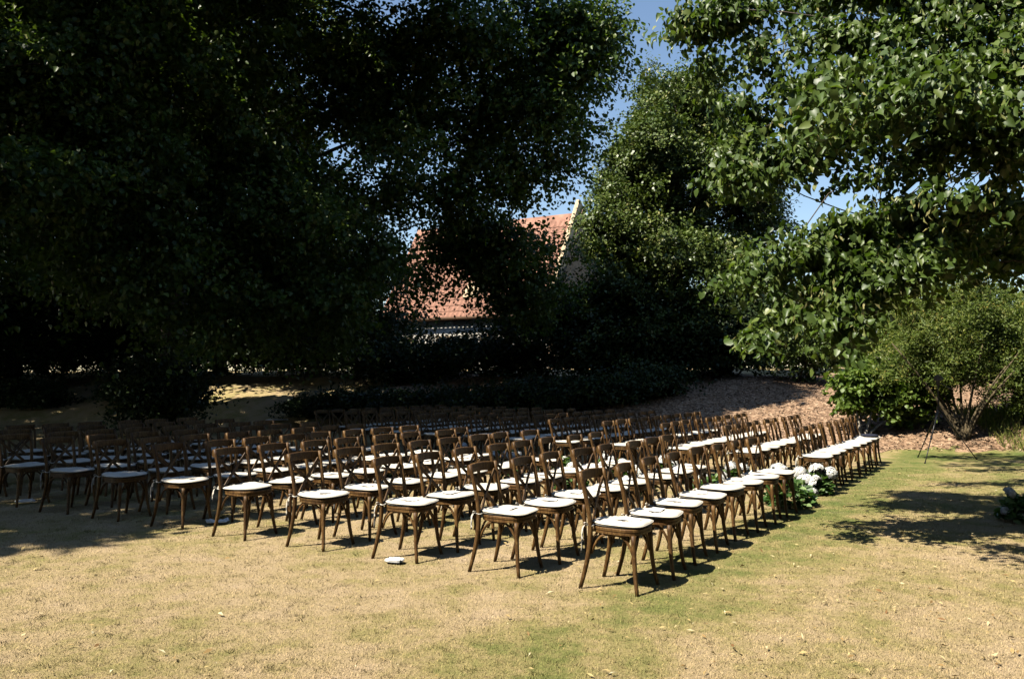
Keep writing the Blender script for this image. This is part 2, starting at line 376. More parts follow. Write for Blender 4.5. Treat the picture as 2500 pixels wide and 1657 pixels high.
P = np.stack([tx_[i_]+rng.normal(size=n)*.022, ty_[i_]+rng.normal(size=n)*.022, np.zeros(n)], 1); k = P[:, 1] < edge_y(P[:, 0])-.1; P = P[k]; n = len(P)
D = np.array([0, 0, .8]) + rng.normal(size=(n, 3))*np.array([.7, .7, .1]); sd = unit(np.cross(D, rng.normal(size=(n, 3))))*rng.uniform(.0012, .0022, (n, 1))
tip = P + unit(D)*rng.uniform(.018, .046, (n, 1)); tip[:, 2] = np.maximum(tip[:, 2], .004)
me = quadmesh('grass_tufts', np.stack([P-sd, P+sd, tip], 1).reshape(-1, 3), np.arange(3*n).reshape(-1, 3), np.repeat(rng.random(n)*.6, 3))
tag(link('grass_tufts', me, M['blade']), 'small taller tufts of grass dotted over the lawn', 'grass', kind='stuff')
# fallen leaves and bracts
n = 6500; y = 3.9 + 15*rng.random(n)**1.5; x = (rng.random(n)*2-1)*.67*y
w = np.clip(0.16 + 0.84*np.clip((x+0.2*y-0.9)/3.0, 0, 1), 0, 1); k = (rng.random(n) < w) & (y < edge_y(x)-.2); x, y = x[k], y[k]; n = len(x)
P = np.stack([x, y, np.full(n, .022)], 1); D = rng.normal(size=(n, 3))*np.array([1, 1, .18]); Nn = np.array([0, 0, 1]) + rng.normal(size=(n, 3))*.4
big = rng.random(n)**3
tag(link('fallen_leaves', leaves_mesh('fallen_leaves', P, D, Nn, .018+.048*big, T_NARROW, rng.random(n)), M['litter']),
    'pale yellow fallen bracts and leaves scattered over the lawn', 'fallen leaves', kind='stuff')

# ------------------------------------------------------------------ trees
def trunk_mesh(base, top, r0, r1, wob=0.25, n=12, m=14):
    base, top = np.array(base, float), np.array(top, float); t = np.linspace(0, 1, m)
    p = base + (top-base)*t[:, None] + np.stack([np.sin(t*5+base[0])*wob*t, np.cos(t*4+base[1])*wob*t, 0*t], 1)
    r = r0 + (r1-r0)*t**.8; r[0] *= 1.35; r[1] *= 1.1
    return sweep(p, r, n)
def limbs_mesh(trunk_pts, targets, r0=0.09, r1=0.005):
    parts = []
    for q in targets:
        s = trunk_pts[rng.integers(len(trunk_pts))]; mid = (s+q)/2 + rng.normal(size=3)*0.5 + np.array([0, 0, .5])
        k = np.linspace(0, 1, 15); L_ = np.linalg.norm(q-s); w = np.cumsum(rng.normal(size=(15, 3))*.018*L_**.7, 0); w -= k[:, None]*w[-1]
        parts.append(sweep(bez([s, mid, q], 15)+w, r0+(r1-r0)*k**.45, 6))
    return join(parts)
def tree(name, label, cat, base, top, r, crowns, group=None, limb_n=14, limb_r=0.10, bark='bark'):
    """crowns: list of (blobs, kwargs, material)"""
    root = empty(name, base); root_inv = np.array(base, float)
    def local(me):
        co = np.empty(len(me.vertices)*3, np.float32); me.vertices.foreach_get('co', co); co = co.reshape(-1, 3) - root_inv
        me.vertices.foreach_set('co', co.astype(np.float32).ravel()); me.update(); return me
    link('trunk', local(pymesh('trunk', *trunk_mesh(base, top, r[0], r[1]), smooth=True)), M[bark], root)
    allC = []
    for j, (blobs, kw, mm) in enumerate(crowns):
        me, C = clusters(blobs, **kw); link('crown', local(me), M[mm], root); allC.append(C)
    allC = np.concatenate(allC); t = np.linspace(.3, 1, 12)[:, None]; tp = np.array(base)*(1-t) + np.array(top)*t
    pick = allC[rng.choice(len(allC), min(limb_n, len(allC)), replace=False)]
    link('limbs', local(pymesh('limbs', *limbs_mesh(tp, pick, limb_r), smooth=True)), M[bark], root)
    return tag(root, label, cat, group)
def B(px, py, Y, rx, ry, rd=None, w=1.0):
    """ellipsoid centred in world space; radii in metres derived from the size seen at that depth"""
    a, b = rx*Y/F, ry*Y/F
    return (at(px, py, Y), np.array([a, rd if rd else (a+b)/2, b]), w)

# the canopy above the frame: leaf clumps shaped to cast the shade outlined in SHADE
SH = (math.cos(SUN_EL)/math.sin(SUN_EL))*(-SUN_AZ)          # shadow offset per metre of height
SHADE = np.array([(-4.6, 7.9), (-3.9, 9.1), (-3.4, 10.6), (-3.0, 12.2), (-2.3, 13.1), (-.8, 13.6), (.2, 14.5), (1.4, 15.1), (3.2, 16.1), (4.4, 18.1), (5.1, 20.0), (6.1, 21.7), (8.4, 22.7), (10.0, 23.5), (10.0, 24.8), (8.0, 26.6), (6.6, 27.6), (5.8, 28.8), (3, 40), (-30, 42), (-32, 4), (-10, 6.0), (-6.3, 7.6)])
def inside(P, poly):
    x, y = P[:, 0], P[:, 1]; c = np.zeros(len(P), bool); q = np.roll(poly, 1, 0)
    for (x1, y1), (x2, y2) in zip(poly, q):
        m = ((y1 > y) != (y2 > y)) & (x < (x2-x1)*(y-y1)/(y2-y1+1e-12)+x1); c ^= m
    return c
def canopy_centres(n, z0, z1):
    G = np.stack([rng.uniform(-32, 9, n), rng.uniform(4, 42, n)], 1); G = G[inside(G, SHADE)]
    k = ((G[:, 0]+9.6)/2.6)**2 + ((G[:, 1]-31.8)/1.5)**2 > 1; G = G[k]      # the gap that lights the bank
    fl = np.sin(G[:, 0]*1.7+1)*np.sin(G[:, 1]*1.9) ; G = G[~((G[:, 0] < -6) & (G[:, 1] > 20) & (fl > .93))]
    z = rng.uniform(z0, z1, len(G)); lift = (G[:, 0] > -1); z = np.where(lift, np.maximum(z, (2.9+.5*G[:, 1])/1.19), z)   # lifted clear of the frame
    return np.column_stack([G - z[:, None]*SH[None], z])
CAN = canopy_centres(6400, 9.5, 15.0)
for px, py, Y, rr in [(80, 290, 12.6, .42), (310, 405, 13.6, .3), (312, 480, 14, .34), (350, 85, 14, .38), (860, 60, 17.5, .5), (470, 185, 15.5, .5), (400, 150, 15, .35), (700, 645, 17.5, .3), (860, 840, 19, .45), (30, 620, 13, .3), (610, 440, 16.5, .3), (520, 110, 15.5, .35)]:
    q = at(px, py, Y); dz = CAN[:, 2]-q[2]; dd = np.hypot(CAN[:, 0]-(q[0]-SH[0]*dz), CAN[:, 1]-(q[1]-SH[1]*dz)); CAN = CAN[dd > rr*.5+.30]  # clumps cut away so the sun reaches single sprigs
G_ = np.stack([rng.uniform(-9.5, -3.2, 230), rng.uniform(7.0, 9.9, 230)], 1); e_ = np.interp(G_[:, 0], [-9.5, -6.3, -4.6, -3.9, -3.2], [6.3, 7.6, 7.9, 9.1, 10.6])
G_ = G_[(G_[:, 1] < e_+.25) & (G_[:, 1] > e_-.75) & (np.sin(G_[:, 0]*2.9)+np.sin(G_[:, 1]*5.3+G_[:, 0]) > -.3)]; z_ = rng.uniform(4.2, 6.0, len(G_))
y_ = rng.uniform(7.5, 17, 150); SHADE_FRINGE = np.vstack([np.column_stack([G_ - z_[:, None]*SH[None], z_]), np.column_stack([-.70*y_-rng.uniform(.3, 4.5, 150), y_, rng.uniform(4.2, 7.5, 150)])])  # unseen leaf clumps added to dapple the shade edge and block sky
TRUNKS = np.array([(-9.0, 20.0), (-12.5, 9.5), (-21, 24.0), (-22, 13.0)])
CAN_OF = np.argmin(np.linalg.norm(CAN[:, None, :2]-TRUNKS[None], axis=2), axis=1)
# big shaded lime over the seating
blobs = [B(640, 20, 18.5, 200, 130, 2.0), B(1230, 110, 19, 230, 170, 2.2, 1.3), B(980, 230, 19.5, 330, 270, 2.2, 1.4), B(1330, 280, 19.5, 140, 140, 1.4, 2.0), B(1415, 80, 19, 95, 75, .9, 4.5), B(1240, 420, 20, 120, 100, 1.4),
         B(700, 330, 18, 420, 400, 2.6), B(380, 520, 17, 400, 440, 2.6), B(720, 680, 19, 260, 220, 2.4), B(1150, 620, 22, 75, 110, 1.4, 1.8), B(1220, 610, 22, 80, 100, 1.2, 1.8), B(1290, 530, 21, 90, 85, 1.0, 1.0), B(1385, 610, 23, 40, 60, .9, 1.0), B(1070, 495, 20, 120, 50, 1.2, 1.0), B(1270, 700, 23, 120, 110, 1.2), B(1075, 600, 22, 55, 45, .9, 2.0), B(1020, 690, 22, 60, 50, .8, 1.0), B(960, 480, 20, 170, 60, 1.6)]
high = CAN[CAN_OF == 0]
tree('lime_tree', 'huge lime tree in deep shade overhanging the back rows of chairs', 'tree', (-10.5, 24.6, 0), (-8.5, 21, 14), (.48, .16),
     [(lumpy(blobs, 185, .7, 1.4, .6, .35), dict(ncl=3300, per=46, radius=.46, shell=.45, size=(.08, .135), T=T_FOLD), 'lime'),
      (high, dict(per=46, radius=.62, size=(.30, .50), T=T_DIAM), 'lime')], limb_n=34, limb_r=.13)
# second lime at the left, nearer, shading the left end rows
blobs = [B(60, 120, 13.2, 240, 200, 1.1), B(330, 60, 14.6, 220, 150, 1.0), B(60, 420, 12.8, 170, 170, 1.0), B(230, 330, 14.2, 240, 200, 1.1), B(-150, 500, 12.2, 200, 260, 1.5)]
high = CAN[CAN_OF == 1]
tree('lime_tree', 'near lime tree whose leafy branches hang over the shaded row ends', 'tree', (-12.5, 9.5, 0), (-12.5, 9.5, 13), (.42, .14),
     [(SHADE_FRINGE, dict(per=34, radius=.30, size=(.09, .16), T=T_FOLD, droop=.2), 'lime'), (lumpy(blobs, 50, .5, 1.0, .6, .45), dict(ncl=700, per=46, radius=.36, shell=.45, size=(.08, .125), T=T_FOLD), 'lime'),
      (high, dict(per=46, radius=.62, size=(.30, .50), T=T_DIAM), 'lime')], limb_n=20, limb_r=.10)
# dark trees behind them
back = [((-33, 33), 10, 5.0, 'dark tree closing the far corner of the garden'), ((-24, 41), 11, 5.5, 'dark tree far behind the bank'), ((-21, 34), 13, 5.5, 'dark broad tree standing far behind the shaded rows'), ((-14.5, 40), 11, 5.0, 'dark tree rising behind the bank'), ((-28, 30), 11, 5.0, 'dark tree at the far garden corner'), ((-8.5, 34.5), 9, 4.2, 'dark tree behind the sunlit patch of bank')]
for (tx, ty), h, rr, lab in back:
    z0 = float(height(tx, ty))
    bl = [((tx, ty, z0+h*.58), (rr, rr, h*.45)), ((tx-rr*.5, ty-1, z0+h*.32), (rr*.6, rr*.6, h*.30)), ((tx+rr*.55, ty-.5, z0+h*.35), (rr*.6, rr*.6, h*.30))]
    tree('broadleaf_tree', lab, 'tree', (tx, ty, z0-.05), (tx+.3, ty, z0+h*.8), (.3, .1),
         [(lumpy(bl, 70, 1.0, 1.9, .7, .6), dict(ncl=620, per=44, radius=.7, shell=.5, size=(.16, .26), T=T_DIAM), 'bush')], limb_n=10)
for k, lab in ((2, 'large tree added beyond the back rows to shade the bank'), (3, 'large tree added out past the row ends to shade the back rows')):  # added trees that carry the shading canopy
    tx, ty = TRUNKS[k]; z0 = float(height(tx, ty))
    tree('broadleaf_tree', lab, 'tree', (tx, ty, z0-.05), (tx+.3, ty, 13), (.4, .12),
         [(CAN[CAN_OF == k], dict(per=46, radius=.62, size=(.30, .50), T=T_DIAM), 'lime'),
          ([((tx, ty, 6.5), (4.5, 4.5, 4.0))], dict(ncl=260, per=40, radius=.9, shell=.6, size=(.2, .32), T=T_DIAM), 'lime')], limb_n=16)
# unseen tall trees added on the other sides to block sky light
for tx, ty, h in [(-15, -2.5, 12), (-8.5, -9, 16), (-1, -9.5, 18), (7, -8.5, 22), (14, -4, 24), (17.5, 4, 24), (20.5, 12, 22)]:
    tree('sky_block_tree', 'tall unseen tree added around the lawn to block sky light', 'tree', (tx, ty, 0), (tx+.3, ty, h*.8), (.35, .1),
         [([((tx, ty, h*.58), (5.0, 5.0, h*.42)), ((tx, ty, h*.3), (4.5, 4.5, h*.26))], dict(ncl=int(26*h), per=32, radius=1.0, shell=.55, size=(.36, .56), T=T_DIAM), 'lime')],
         group='unseen trees added to block sky light', limb_n=8)
# evergreen in the sun beyond the seating
bl = [B(1640, 420, 27, 150, 230, 2.4), B(1560, 520, 27, 130, 230, 2.2), B(1740, 480, 27.5, 140, 240, 2.3), B(1620, 250, 27.2, 90, 105, 1.5), B(1700, 260, 27.5, 85, 110, 1.5), B(1500, 620, 27, 95, 190, 1.8),
      B(1840, 470, 28, 70, 150, 1.4), B(1830, 640, 27.5, 120, 170, 1.8), B(1660, 720, 26.5, 210, 190, 2.4), B(1520, 800, 26.5, 140, 150, 1.8), B(1590, 360, 26.8, 100, 110, 1.5)]
tree('evergreen_oak', 'tall rounded evergreen tree in the sun between the two limes', 'tree', (5.4, 27.3, float(height(5.4, 27.3))-.05), (5.6, 27.3, 11.5), (.32, .06),
     [(lumpy(bl, 260, .5, 1.0, .8, .7), dict(ncl=4200, per=48, radius=.33, shell=.6, squash=.8, droop=.05, size=(.085, .15), T=T_DIAM, out=.9), 'oak')], limb_n=26, limb_r=.08)
# conifer tip behind it
tx, ty = at(1597, 600, 33)[:2]
co = []; zt = at(1597, 140, 33)[2]
bl = [((tx, ty, zt-.35-1.1*k), (.16+.26*k, .16+.26*k, .55+.05*k)) for k in range(9)]
tree('conifer', 'dark pointed conifer tip showing above the evergreen tree', 'tree', (tx, ty, float(height(tx, ty))-.05), (tx, ty, zt-.2), (.22, .02),
     [(bl, dict(ncl=260, per=34, radius=.3, shell=.5, droop=.3, size=(.08, .14), T=T_NARROW), 'bush')], limb_n=6, limb_r=.03)

# sunlit lime hanging in from the right
def spray(a, b, c, r0, r1, Y0, Y1, n=7, w=1.0):
    q = bez([(*a, 0), (*b, 0), (*c, 0)], n); o = []
    for k in range(n):
        t = k/(n-1); r_ = r0+(r1-r0)*t; o.append(B(q[k, 0], q[k, 1], Y0+(Y1-Y0)*t, r_*1.25, r_*.72, .20+.15*(1-t), w))
    return o
low = (spray((2520, -30), (2050, -50), (1655, 62), 85, 26, 7.6, 9.2, 9, 1.6) + [B(1700, 50, 9.1, 55, 24, .25, 4), B(1760, 40, 9.0, 60, 34, .3, 3)] + spray((2500, 70), (2050, 60), (1735, 165), 85, 42, 7.4, 9.0) + spray((2500, 170), (2150, 150), (1810, 270), 85, 42, 7.2, 8.8)
       + spray((2500, 270), (2200, 240), (1965, 335), 75, 42, 7.0, 8.3) + spray((2080, 350), (1930, 372), (1775, 435), 34, 48, 8.3, 8.9) + spray((1860, 300), (1830, 350), (1800, 400), 34, 34, 8.9, 8.9, 3)
       + spray((2510, 380), (2300, 350), (2050, 440), 62, 38, 7.2, 8.2) + spray((2520, 520), (2250, 470), (1930, 600), 52, 75, 8.2, 7.8) + spray((2300, 600), (2080, 570), (1770, 698), 62, 24, 8.2, 7.9, 9)
       + spray((2180, 660), (2030, 650), (1860, 830), 70, 26, 7.9, 7.6) + spray((2240, 640), (2120, 690), (2030, 850), 60, 28, 7.8, 7.4) + spray((2520, 640), (2440, 610), (2370, 600), 40, 34, 8.8, 8.8, 4)
       + spray((2480, 590), (2250, 530), (1960, 640), 50, 55, 10.0, 9.3, 7, .8) + spray((2300, 640), (2120, 640), (1930, 760), 50, 26, 9.2, 8.9, 6, .7) + spray((2480, 560), (2300, 540), (2080, 600), 40, 44, 11.6, 11.0, 6, .7)
       + spray((2500, 600), (2350, 560), (2150, 610), 40, 40, 13.4, 12.8, 6, .8) + spray((2500, 330), (2300, 290), (2080, 330), 60, 40, 11.5, 10.5, 6, .7) + spray((2400, 480), (2300, 470), (2160, 500), 40, 34, 6.5, 6.2, 4, .7)
       + spray((2500, 180), (2300, 300), (2230, 390), 60, 36, 12, 12.5, 5, .7) + [B(2000, 250, 6.1, 95, 70, .5), B(2250, 220, 7.0, 130, 90, .6)])
high = [((7.9, 8.7, 5.6), (1.5, 1.5, 1.8)), ((9.4, 10.2, 5.4), (1.8, 1.8, 2.0)), ((6.9, 8.3, 4.4), (.9, .9, 1.1), 2.0), ((7.6, 9.0, 3.7), (1.2, 1.1, 1.0), 1.6), ((8.3, 9.6, 8.0), (2.2, 2.2, 1.2)), ((9.6, 10.5, 7.6), (1.8, 2.0, 1.4)),  ((4.2, 12.4, 8.6), (1.5, 1.2, .7)), ((6.2, 12.7, 8.6), (1.6, 1.3, .8)), ((8.2, 13, 8.4), (1.6, 1.5, 1.0))]
root = tree('lime_tree', 'sunlit lime tree reaching in with large bright leaves over the open lawn', 'tree', (8.2, 9.2, 0), (8.0, 9.2, 7.5), (.36, .14),
     [(low, dict(ncl=1120, per=34, radius=.19, shell=.05, squash=.8, droop=.55, up=.4, size=(.044, .10), T=T_HEART, out=.25, wild=.55, bias=(-.42, -.42, .1)), 'lime'),
      (high, dict(ncl=480, per=32, radius=.5, shell=.3, size=(.11, .17), T=T_FOLD), 'lime')], limb_n=120, limb_r=.022)
me, _ = clusters(low, ncl=520, per=4, radius=.16, shell=.5, droop=1.2, up=.1, size=(.045, .085), T=T_NARROW)
o = link('bracts', me, M['bract'], root); o.location = (-8.2, -9.2, 0)

# ------------------------------------------------------------------ shrubs
def shrub(name, label, pos, rad, ncl, per, size, mm, T=T_DIAM, cr=.3, stems=5, stem_r=.03, stem_mat='stem', group=None, shell=.5, lift=.9, up=.6, cat='shrub', droop=.1):
    x, y = pos; z = float(height(x, y)); rx, ry, rz = rad
    root = empty(name, (x, y, z-.02))
    bl = [((0, 0, rz*lift), (rx*.8, ry*.8, rz*.85))]
    for k in range(5):
        a = k*1.257 + rng.random(); bl.append(((math.cos(a)*rx*.55, math.sin(a)*ry*.55, rz*(lift*.55 + .6*rng.random())), (rx*.5, ry*.5, rz*.45)))
    me, C = clusters(bl, ncl=ncl, per=per, radius=cr, shell=shell, droop=droop, up=up, size=size, T=T, lo=.06)
    co = np.empty(len(me.vertices)*3, np.float32); me.vertices.foreach_get('co', co); co = co.reshape(-1, 3); co[:, 2] = np.maximum(co[:, 2], .015); me.vertices.foreach_set('co', co.ravel())
    link('foliage', me, M[mm], root)
    for k in range(stems):
        q = C[rng.integers(len(C))]; a = rng.random()*6.28
        s = np.array([math.cos(a)*.08, math.sin(a)*.08, 0.0]); mid = s*2 + np.array([q[0]*.25, q[1]*.25, q[2]*.55])
        link('stem', pymesh('stem', *sweep(bez([s, mid, q], 9), np.linspace(stem_r, stem_r*.25, 9), 6), smooth=True), M[stem_mat], root)
    return tag(root, label, cat, group)

# dark bushes massed along the bank under the trees
G = 'dark bushes along the shaded bank'
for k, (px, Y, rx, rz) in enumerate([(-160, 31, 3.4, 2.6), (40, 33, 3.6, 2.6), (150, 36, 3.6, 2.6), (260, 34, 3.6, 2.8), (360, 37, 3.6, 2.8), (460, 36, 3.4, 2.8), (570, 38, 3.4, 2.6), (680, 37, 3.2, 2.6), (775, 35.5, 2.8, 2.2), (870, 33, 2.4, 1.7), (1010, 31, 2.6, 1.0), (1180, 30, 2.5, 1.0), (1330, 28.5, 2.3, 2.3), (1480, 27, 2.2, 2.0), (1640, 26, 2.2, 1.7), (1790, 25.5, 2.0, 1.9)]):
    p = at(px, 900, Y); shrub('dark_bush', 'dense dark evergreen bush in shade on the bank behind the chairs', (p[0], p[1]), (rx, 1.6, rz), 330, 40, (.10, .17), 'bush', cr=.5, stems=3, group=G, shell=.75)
for k, (px, Y, rx, rz) in enumerate([(800, 27.2, 1.7, .55), (930, 26.2, 1.7, .5), (1060, 25.4, 1.6, .5), (1180, 24.8, 1.6, .5), (1290, 24, 1.5, .55), (1400, 23.4, 1.4, .5), (1500, 22.8, 1.3, .5), (1590, 23, 1.2, .5), (60, 30.5, 1.9, .6), (330, 30.8, 1.5, .4)]):  # added dark foliage, standing in for the deep shade over the bank
    p = at(px, 950, Y); shrub('shade_filler_bush', 'low dark bush added in place of deep shade at the foot of the bank', (p[0], p[1]), (rx, 1.2, rz), 170, 40, (.08, .14), 'bush', cr=.34, stems=3, stem_r=.015, group='low bushes added as shade at the foot of the bank', shell=.6)
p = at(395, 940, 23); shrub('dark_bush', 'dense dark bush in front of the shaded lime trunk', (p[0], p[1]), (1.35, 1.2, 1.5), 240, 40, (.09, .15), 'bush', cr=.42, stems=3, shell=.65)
p = at(1960, 930, 23.5); shrub('glossy_bush', 'glossy dark bush catching flecks of sun above the mulch', (p[0], p[1]), (1.5, 1.2, 1.25), 260, 40, (.08, .13), 'oak', cr=.35, stems=4, shell=.7)
for (xa, ya), (xb, yb), hh, lab in [((-50, 44), (-9.5, 52), 6.5, 'tall dark hedge far behind the shaded trees'), ((6.5, 40), (36, 34), 4.2, 'dark hedge beyond the planted bank and shrubs')]:
    n_ = 22; root = empty('hedge', (xa, ya, float(height(xa, ya))-.1)); zb = float(height(xa, ya))
    bl = [((((xb-xa)*k/(n_-1)), ((yb-ya)*k/(n_-1)), hh*.5), (1.6, 1.1, hh*.5)) for k in range(n_)]
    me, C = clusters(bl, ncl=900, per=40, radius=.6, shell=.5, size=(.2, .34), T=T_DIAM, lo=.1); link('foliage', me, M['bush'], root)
    for k in range(0, n_, 2): link('stem', pymesh('stem', *sweep([(bl[k][0][0], bl[k][0][1], 0), (bl[k][0][0]+.1, bl[k][0][1], hh*.8)], [.09, .03], 6), smooth=True), M['stem'], root)
    tag(root, lab, 'hedge')
# yellow-green shrub with pale bare stems at the end of the front row
p = at(2105, 1060, 18.6); x0, y0 = p[0], p[1]; z0 = float(height(x0, y0))
root = empty('pale_stemmed_shrub', (x0, y0, z0-.03))
tips = []
for s_ in [[(0, 0, 0), (-.12, 0, .5), (-.10, .1, 1.15)], [(.02, 0, 0), (-.18, .05, .4), (-.20, .1, 1.05)], [(.05, 0, .02), (.2, 0, .6), (.45, .1, 1.15)], [(.06, .02, 0), (.35, .1, .35), (.95, .1, .62)], [(0, .05, 0), (.1, .3, .7), (.2, .4, 1.4)], [(.03, .03, .5), (.25, .1, .7), (.32, .1, .95)]]:
    q = bez(s_, 10); link('stem', pymesh('stem', *sweep(q, np.linspace(.036, .012, 10), 7), smooth=True), M['pale_bark'], root); tips.append(q[-1])
bl = [((-.15, .15, 1.30), (.40, .4, .42)), ((.25, .2, 1.25), (.45, .45, .45)), ((.75, .25, .95), (.55, .5, .50)), ((1.25, .3, .85), (.5, .45, .5)), ((.5, .5, 1.55), (.5, .4, .3)), ((1.2, .4, 1.45), (.5, .4, .4)), ((1.8, .4, 1.1), (.4, .4, .4)), ((-.2, .3, .85), (.22, .3, .25))]
me, _ = clusters(bl, ncl=330, per=24, radius=.2, shell=.4, droop=.15, up=.7, size=(.08, .14), T=T_FOLD); link('foliage', me, M['pale_bush'], root)
tag(root, 'yellow-green shrub with pale bare stems at the end of the front row', 'shrub')
# fine-leaved tall shrub with several stems
p = at(2352, 1100, 18.0); x0, y0 = p[0], p[1]; z0 = float(height(x0, y0))
root = empty('fine_leaved_shrub', (x0, y0, z0-.03))
for k in range(11):
    a = k*.62; tx, tz = (k-5)*.27 + .1*rng.normal(), 1.5 + .7*rng.random()
    q = bez([((k-5)*.018, .04*math.sin(a), 0), ((k-5)*.05, .2*math.sin(a), .7), (tx, .6*math.sin(a), tz)], 10)
    link('stem', pymesh('stem', *sweep(q, np.linspace(.045, .012, 10), 7), smooth=True), M['stem'], root)
bl = [((-.2, 0, 2.5), (1.2, 1, .9)), ((.9, .1, 2.2), (1.1, 1, 1.0)), ((-.9, .6, 2.0), (.6, .6, .7)), ((1.6, 0, 1.5), (.9, 1, .9)), ((.2, .3, 3.2), (.9, .8, .5)), ((-.1, -.2, 1.5), (1.3, .8, .6)), ((1.3, .4, 3.0), (.8, .8, .5)), ((.3, .2, 3.75), (.4, .4, .35), 2.0), ((-.8, .3, 3.0), (.35, .4, .45), 2.0), ((1.0, .1, 3.6), (.3, .3, .3), 2.0), ((-1.5, .3, 1.7), (.4, .4, .6), 1.5), ((2.2, .2, 2.3), (.5, .5, .7), 1.5)]
me, _ = clusters(lumpy(bl, 100, .16, .48, 1.1, .8), ncl=1250, per=42, radius=.2, shell=.5, droop=.05, up=.8, size=(.055, .10), T=T_NARROW, wild=.6, bias=(-.35, -.35, 0)); link('foliage', me, M['feather'], root)
tag(root, 'tall fine-leaved shrub with several splayed stems behind the tripod', 'shrub')
p = at(2520, 900, 19); shrub('broad_bush', 'broad dark green bush beside the rough grass', (p[0], p[1]), (1.6, 1.4, 1.8), 330, 40, (.06, .11), 'feather', cr=.35, stems=4)
p = at(2230, 900, 23); shrub('broad_bush', 'olive green bush behind the pale-stemmed shrub', (p[0], p[1]), (2.0, 1.5, 1.5), 360, 42, (.06, .10), 'feather', cr=.35, stems=4, shell=.65)
p = at(2380, 900, 26); shrub('broad_bush', 'tall bush filling the gap behind the fine-leaved shrub', (p[0], p[1]), (2.8, 1.6, 2.0), 420, 42, (.07, .12), 'feather', cr=.45, stems=4, shell=.65)
# rough grass below the fine-leaved shrub
n = 5200; x = rng.uniform(10.6, 14.5, n); y = edge_y(x) + .1 + rng.random(n)*2.6
P = np.stack([x, y, height(x, y)-.01], 1); D = np.array([0, 0, 1.0]) + rng.normal(size=(n, 3))*.4; Nn = np.array([0, -1.0, .2]) + rng.normal(size=(n, 3))*.5
tag(link('rough_grass', leaves_mesh('rough_grass', P, D, Nn, rng.uniform(.12, .34, n), (T_NARROW[0]*np.array([.22, 1, 1]), T_NARROW[1]), rng.random(n)), M['tall']),
    'rough sunlit yellow-green grass at the edge of the planting', 'grass', kind='stuff')

# ------------------------------------------------------------------ the house behind the trees
house = empty('tiled_house', (0, 0, 0))
hA = at(930, 770, 48.5); hB = at(1338, 790, 43)
dirx = unit((hB-hA)*np.array([1, 1, 0])); L = float(np.linalg.norm((hB-hA)[:2])); nrm = np.array([dirx[1], -dirx[0], 0])  # towards the lawn
house.location = (hA[0], hA[1], 0); house.rotation_euler = (0, 0, math.atan2(dirx[1], dirx[0]))
zg = 1.9; ze = 5.5; zr = 11.2; dep = 7.5
v, f = box((L/2, dep/2, (zg+ze)/2-.5), (L, dep, ze-zg+1)); link('wall', pymesh('wall', v, f), M['wall'], house)
gv = [(L, -.1, ze-.3), (L, dep+.1, ze-.3), (L, dep/2, zr+.35), (L+.45, -.1, ze-.3), (L+.45, dep+.1, ze-.3), (L+.45, dep/2, zr+.35), (L, -.1, zg-.5), (L, dep+.1, zg-.5), (L+.45, -.1, zg-.5), (L+.45, dep+.1, zg-.5)]
gf = [(0, 2, 1), (3, 4, 5), (0, 3, 5, 2), (1, 2, 5, 4), (0, 1, 7, 6), (3, 8, 9, 4), (0, 6, 8, 3), (1, 4, 9, 7), (6, 7, 9, 8)]
link('gable', pymesh('gable', gv, gf), M['stone'], house)
sl = np.array([0, dep/2, zr-ze]); sl_len = np.linalg.norm(sl); sl = sl/sl_len; sn = np.array([0, -sl[2], sl[1]])
o0 = np.array([0, -.3, ze-.3*sl[2]/sl[1]])
cop = [np.array([L-.12, -.35, ze-.15]), np.array([L-.12, dep/2, zr+.55])]
link('coping', pymesh('coping', *sweep(np.array([cop[0], cop[1]])+np.array([.3, 0, 0]), .30, 8, (1, .45), ref=(1, 0, 0))), M['coping'], house)
roof = link('roof', pymesh('roof', [tuple(o0), tuple(o0+np.array([L, 0, 0])), (L, dep/2, zr), (0, dep/2, zr), (0, dep+.3, ze-.4), (L, dep+.3, ze-.4)], [(0, 1, 2, 3), (3, 2, 5, 4)]), M['tile'], house)
link('gutter', pymesh('gutter', *sweep([(-.1, -.42, ze-.50), (L, -.42, ze-.50)], .09, 8)), M['gutter'], house)
# each pantile: a shallow S-curved piece
tw, tl = .30, .42; prof = [(-.15, .0), (-.09, .035), (-.02, .045), (.05, .01), (.10, -.012), (.16, .0)]
tv = []
for yy, up_ in ((0, .035), (tl+.06, .005)):
    tv += [(px_, yy, pz_+up_) for px_, pz_ in prof]
tv += [(px_, 0, pz_+.012) for px_, pz_ in prof]
tf = [(i, i+1, i+7, i+6) for i in range(5)] + [(i+12, i+13, i+1, i) for i in range(5)]
tile_me = pymesh('tile', tv, tf); tile_me.materials.append(M['tile'])
rotm = Matrix(((1, 0, 0), (0, sl[1], sn[1]), (0, sl[2], sn[2]))).to_4x4()
rows_t = int((sl_len+.3)/tl); cols_t = int((L-.2)/tw); spots = []
for r_ in range(rows_t):
    for c_ in range(cols_t):
        q = o0 + sl*(r_*tl) + np.array([.2+c_*tw, 0, 0]) + sn*.02; spots.append((r_, c_, q))
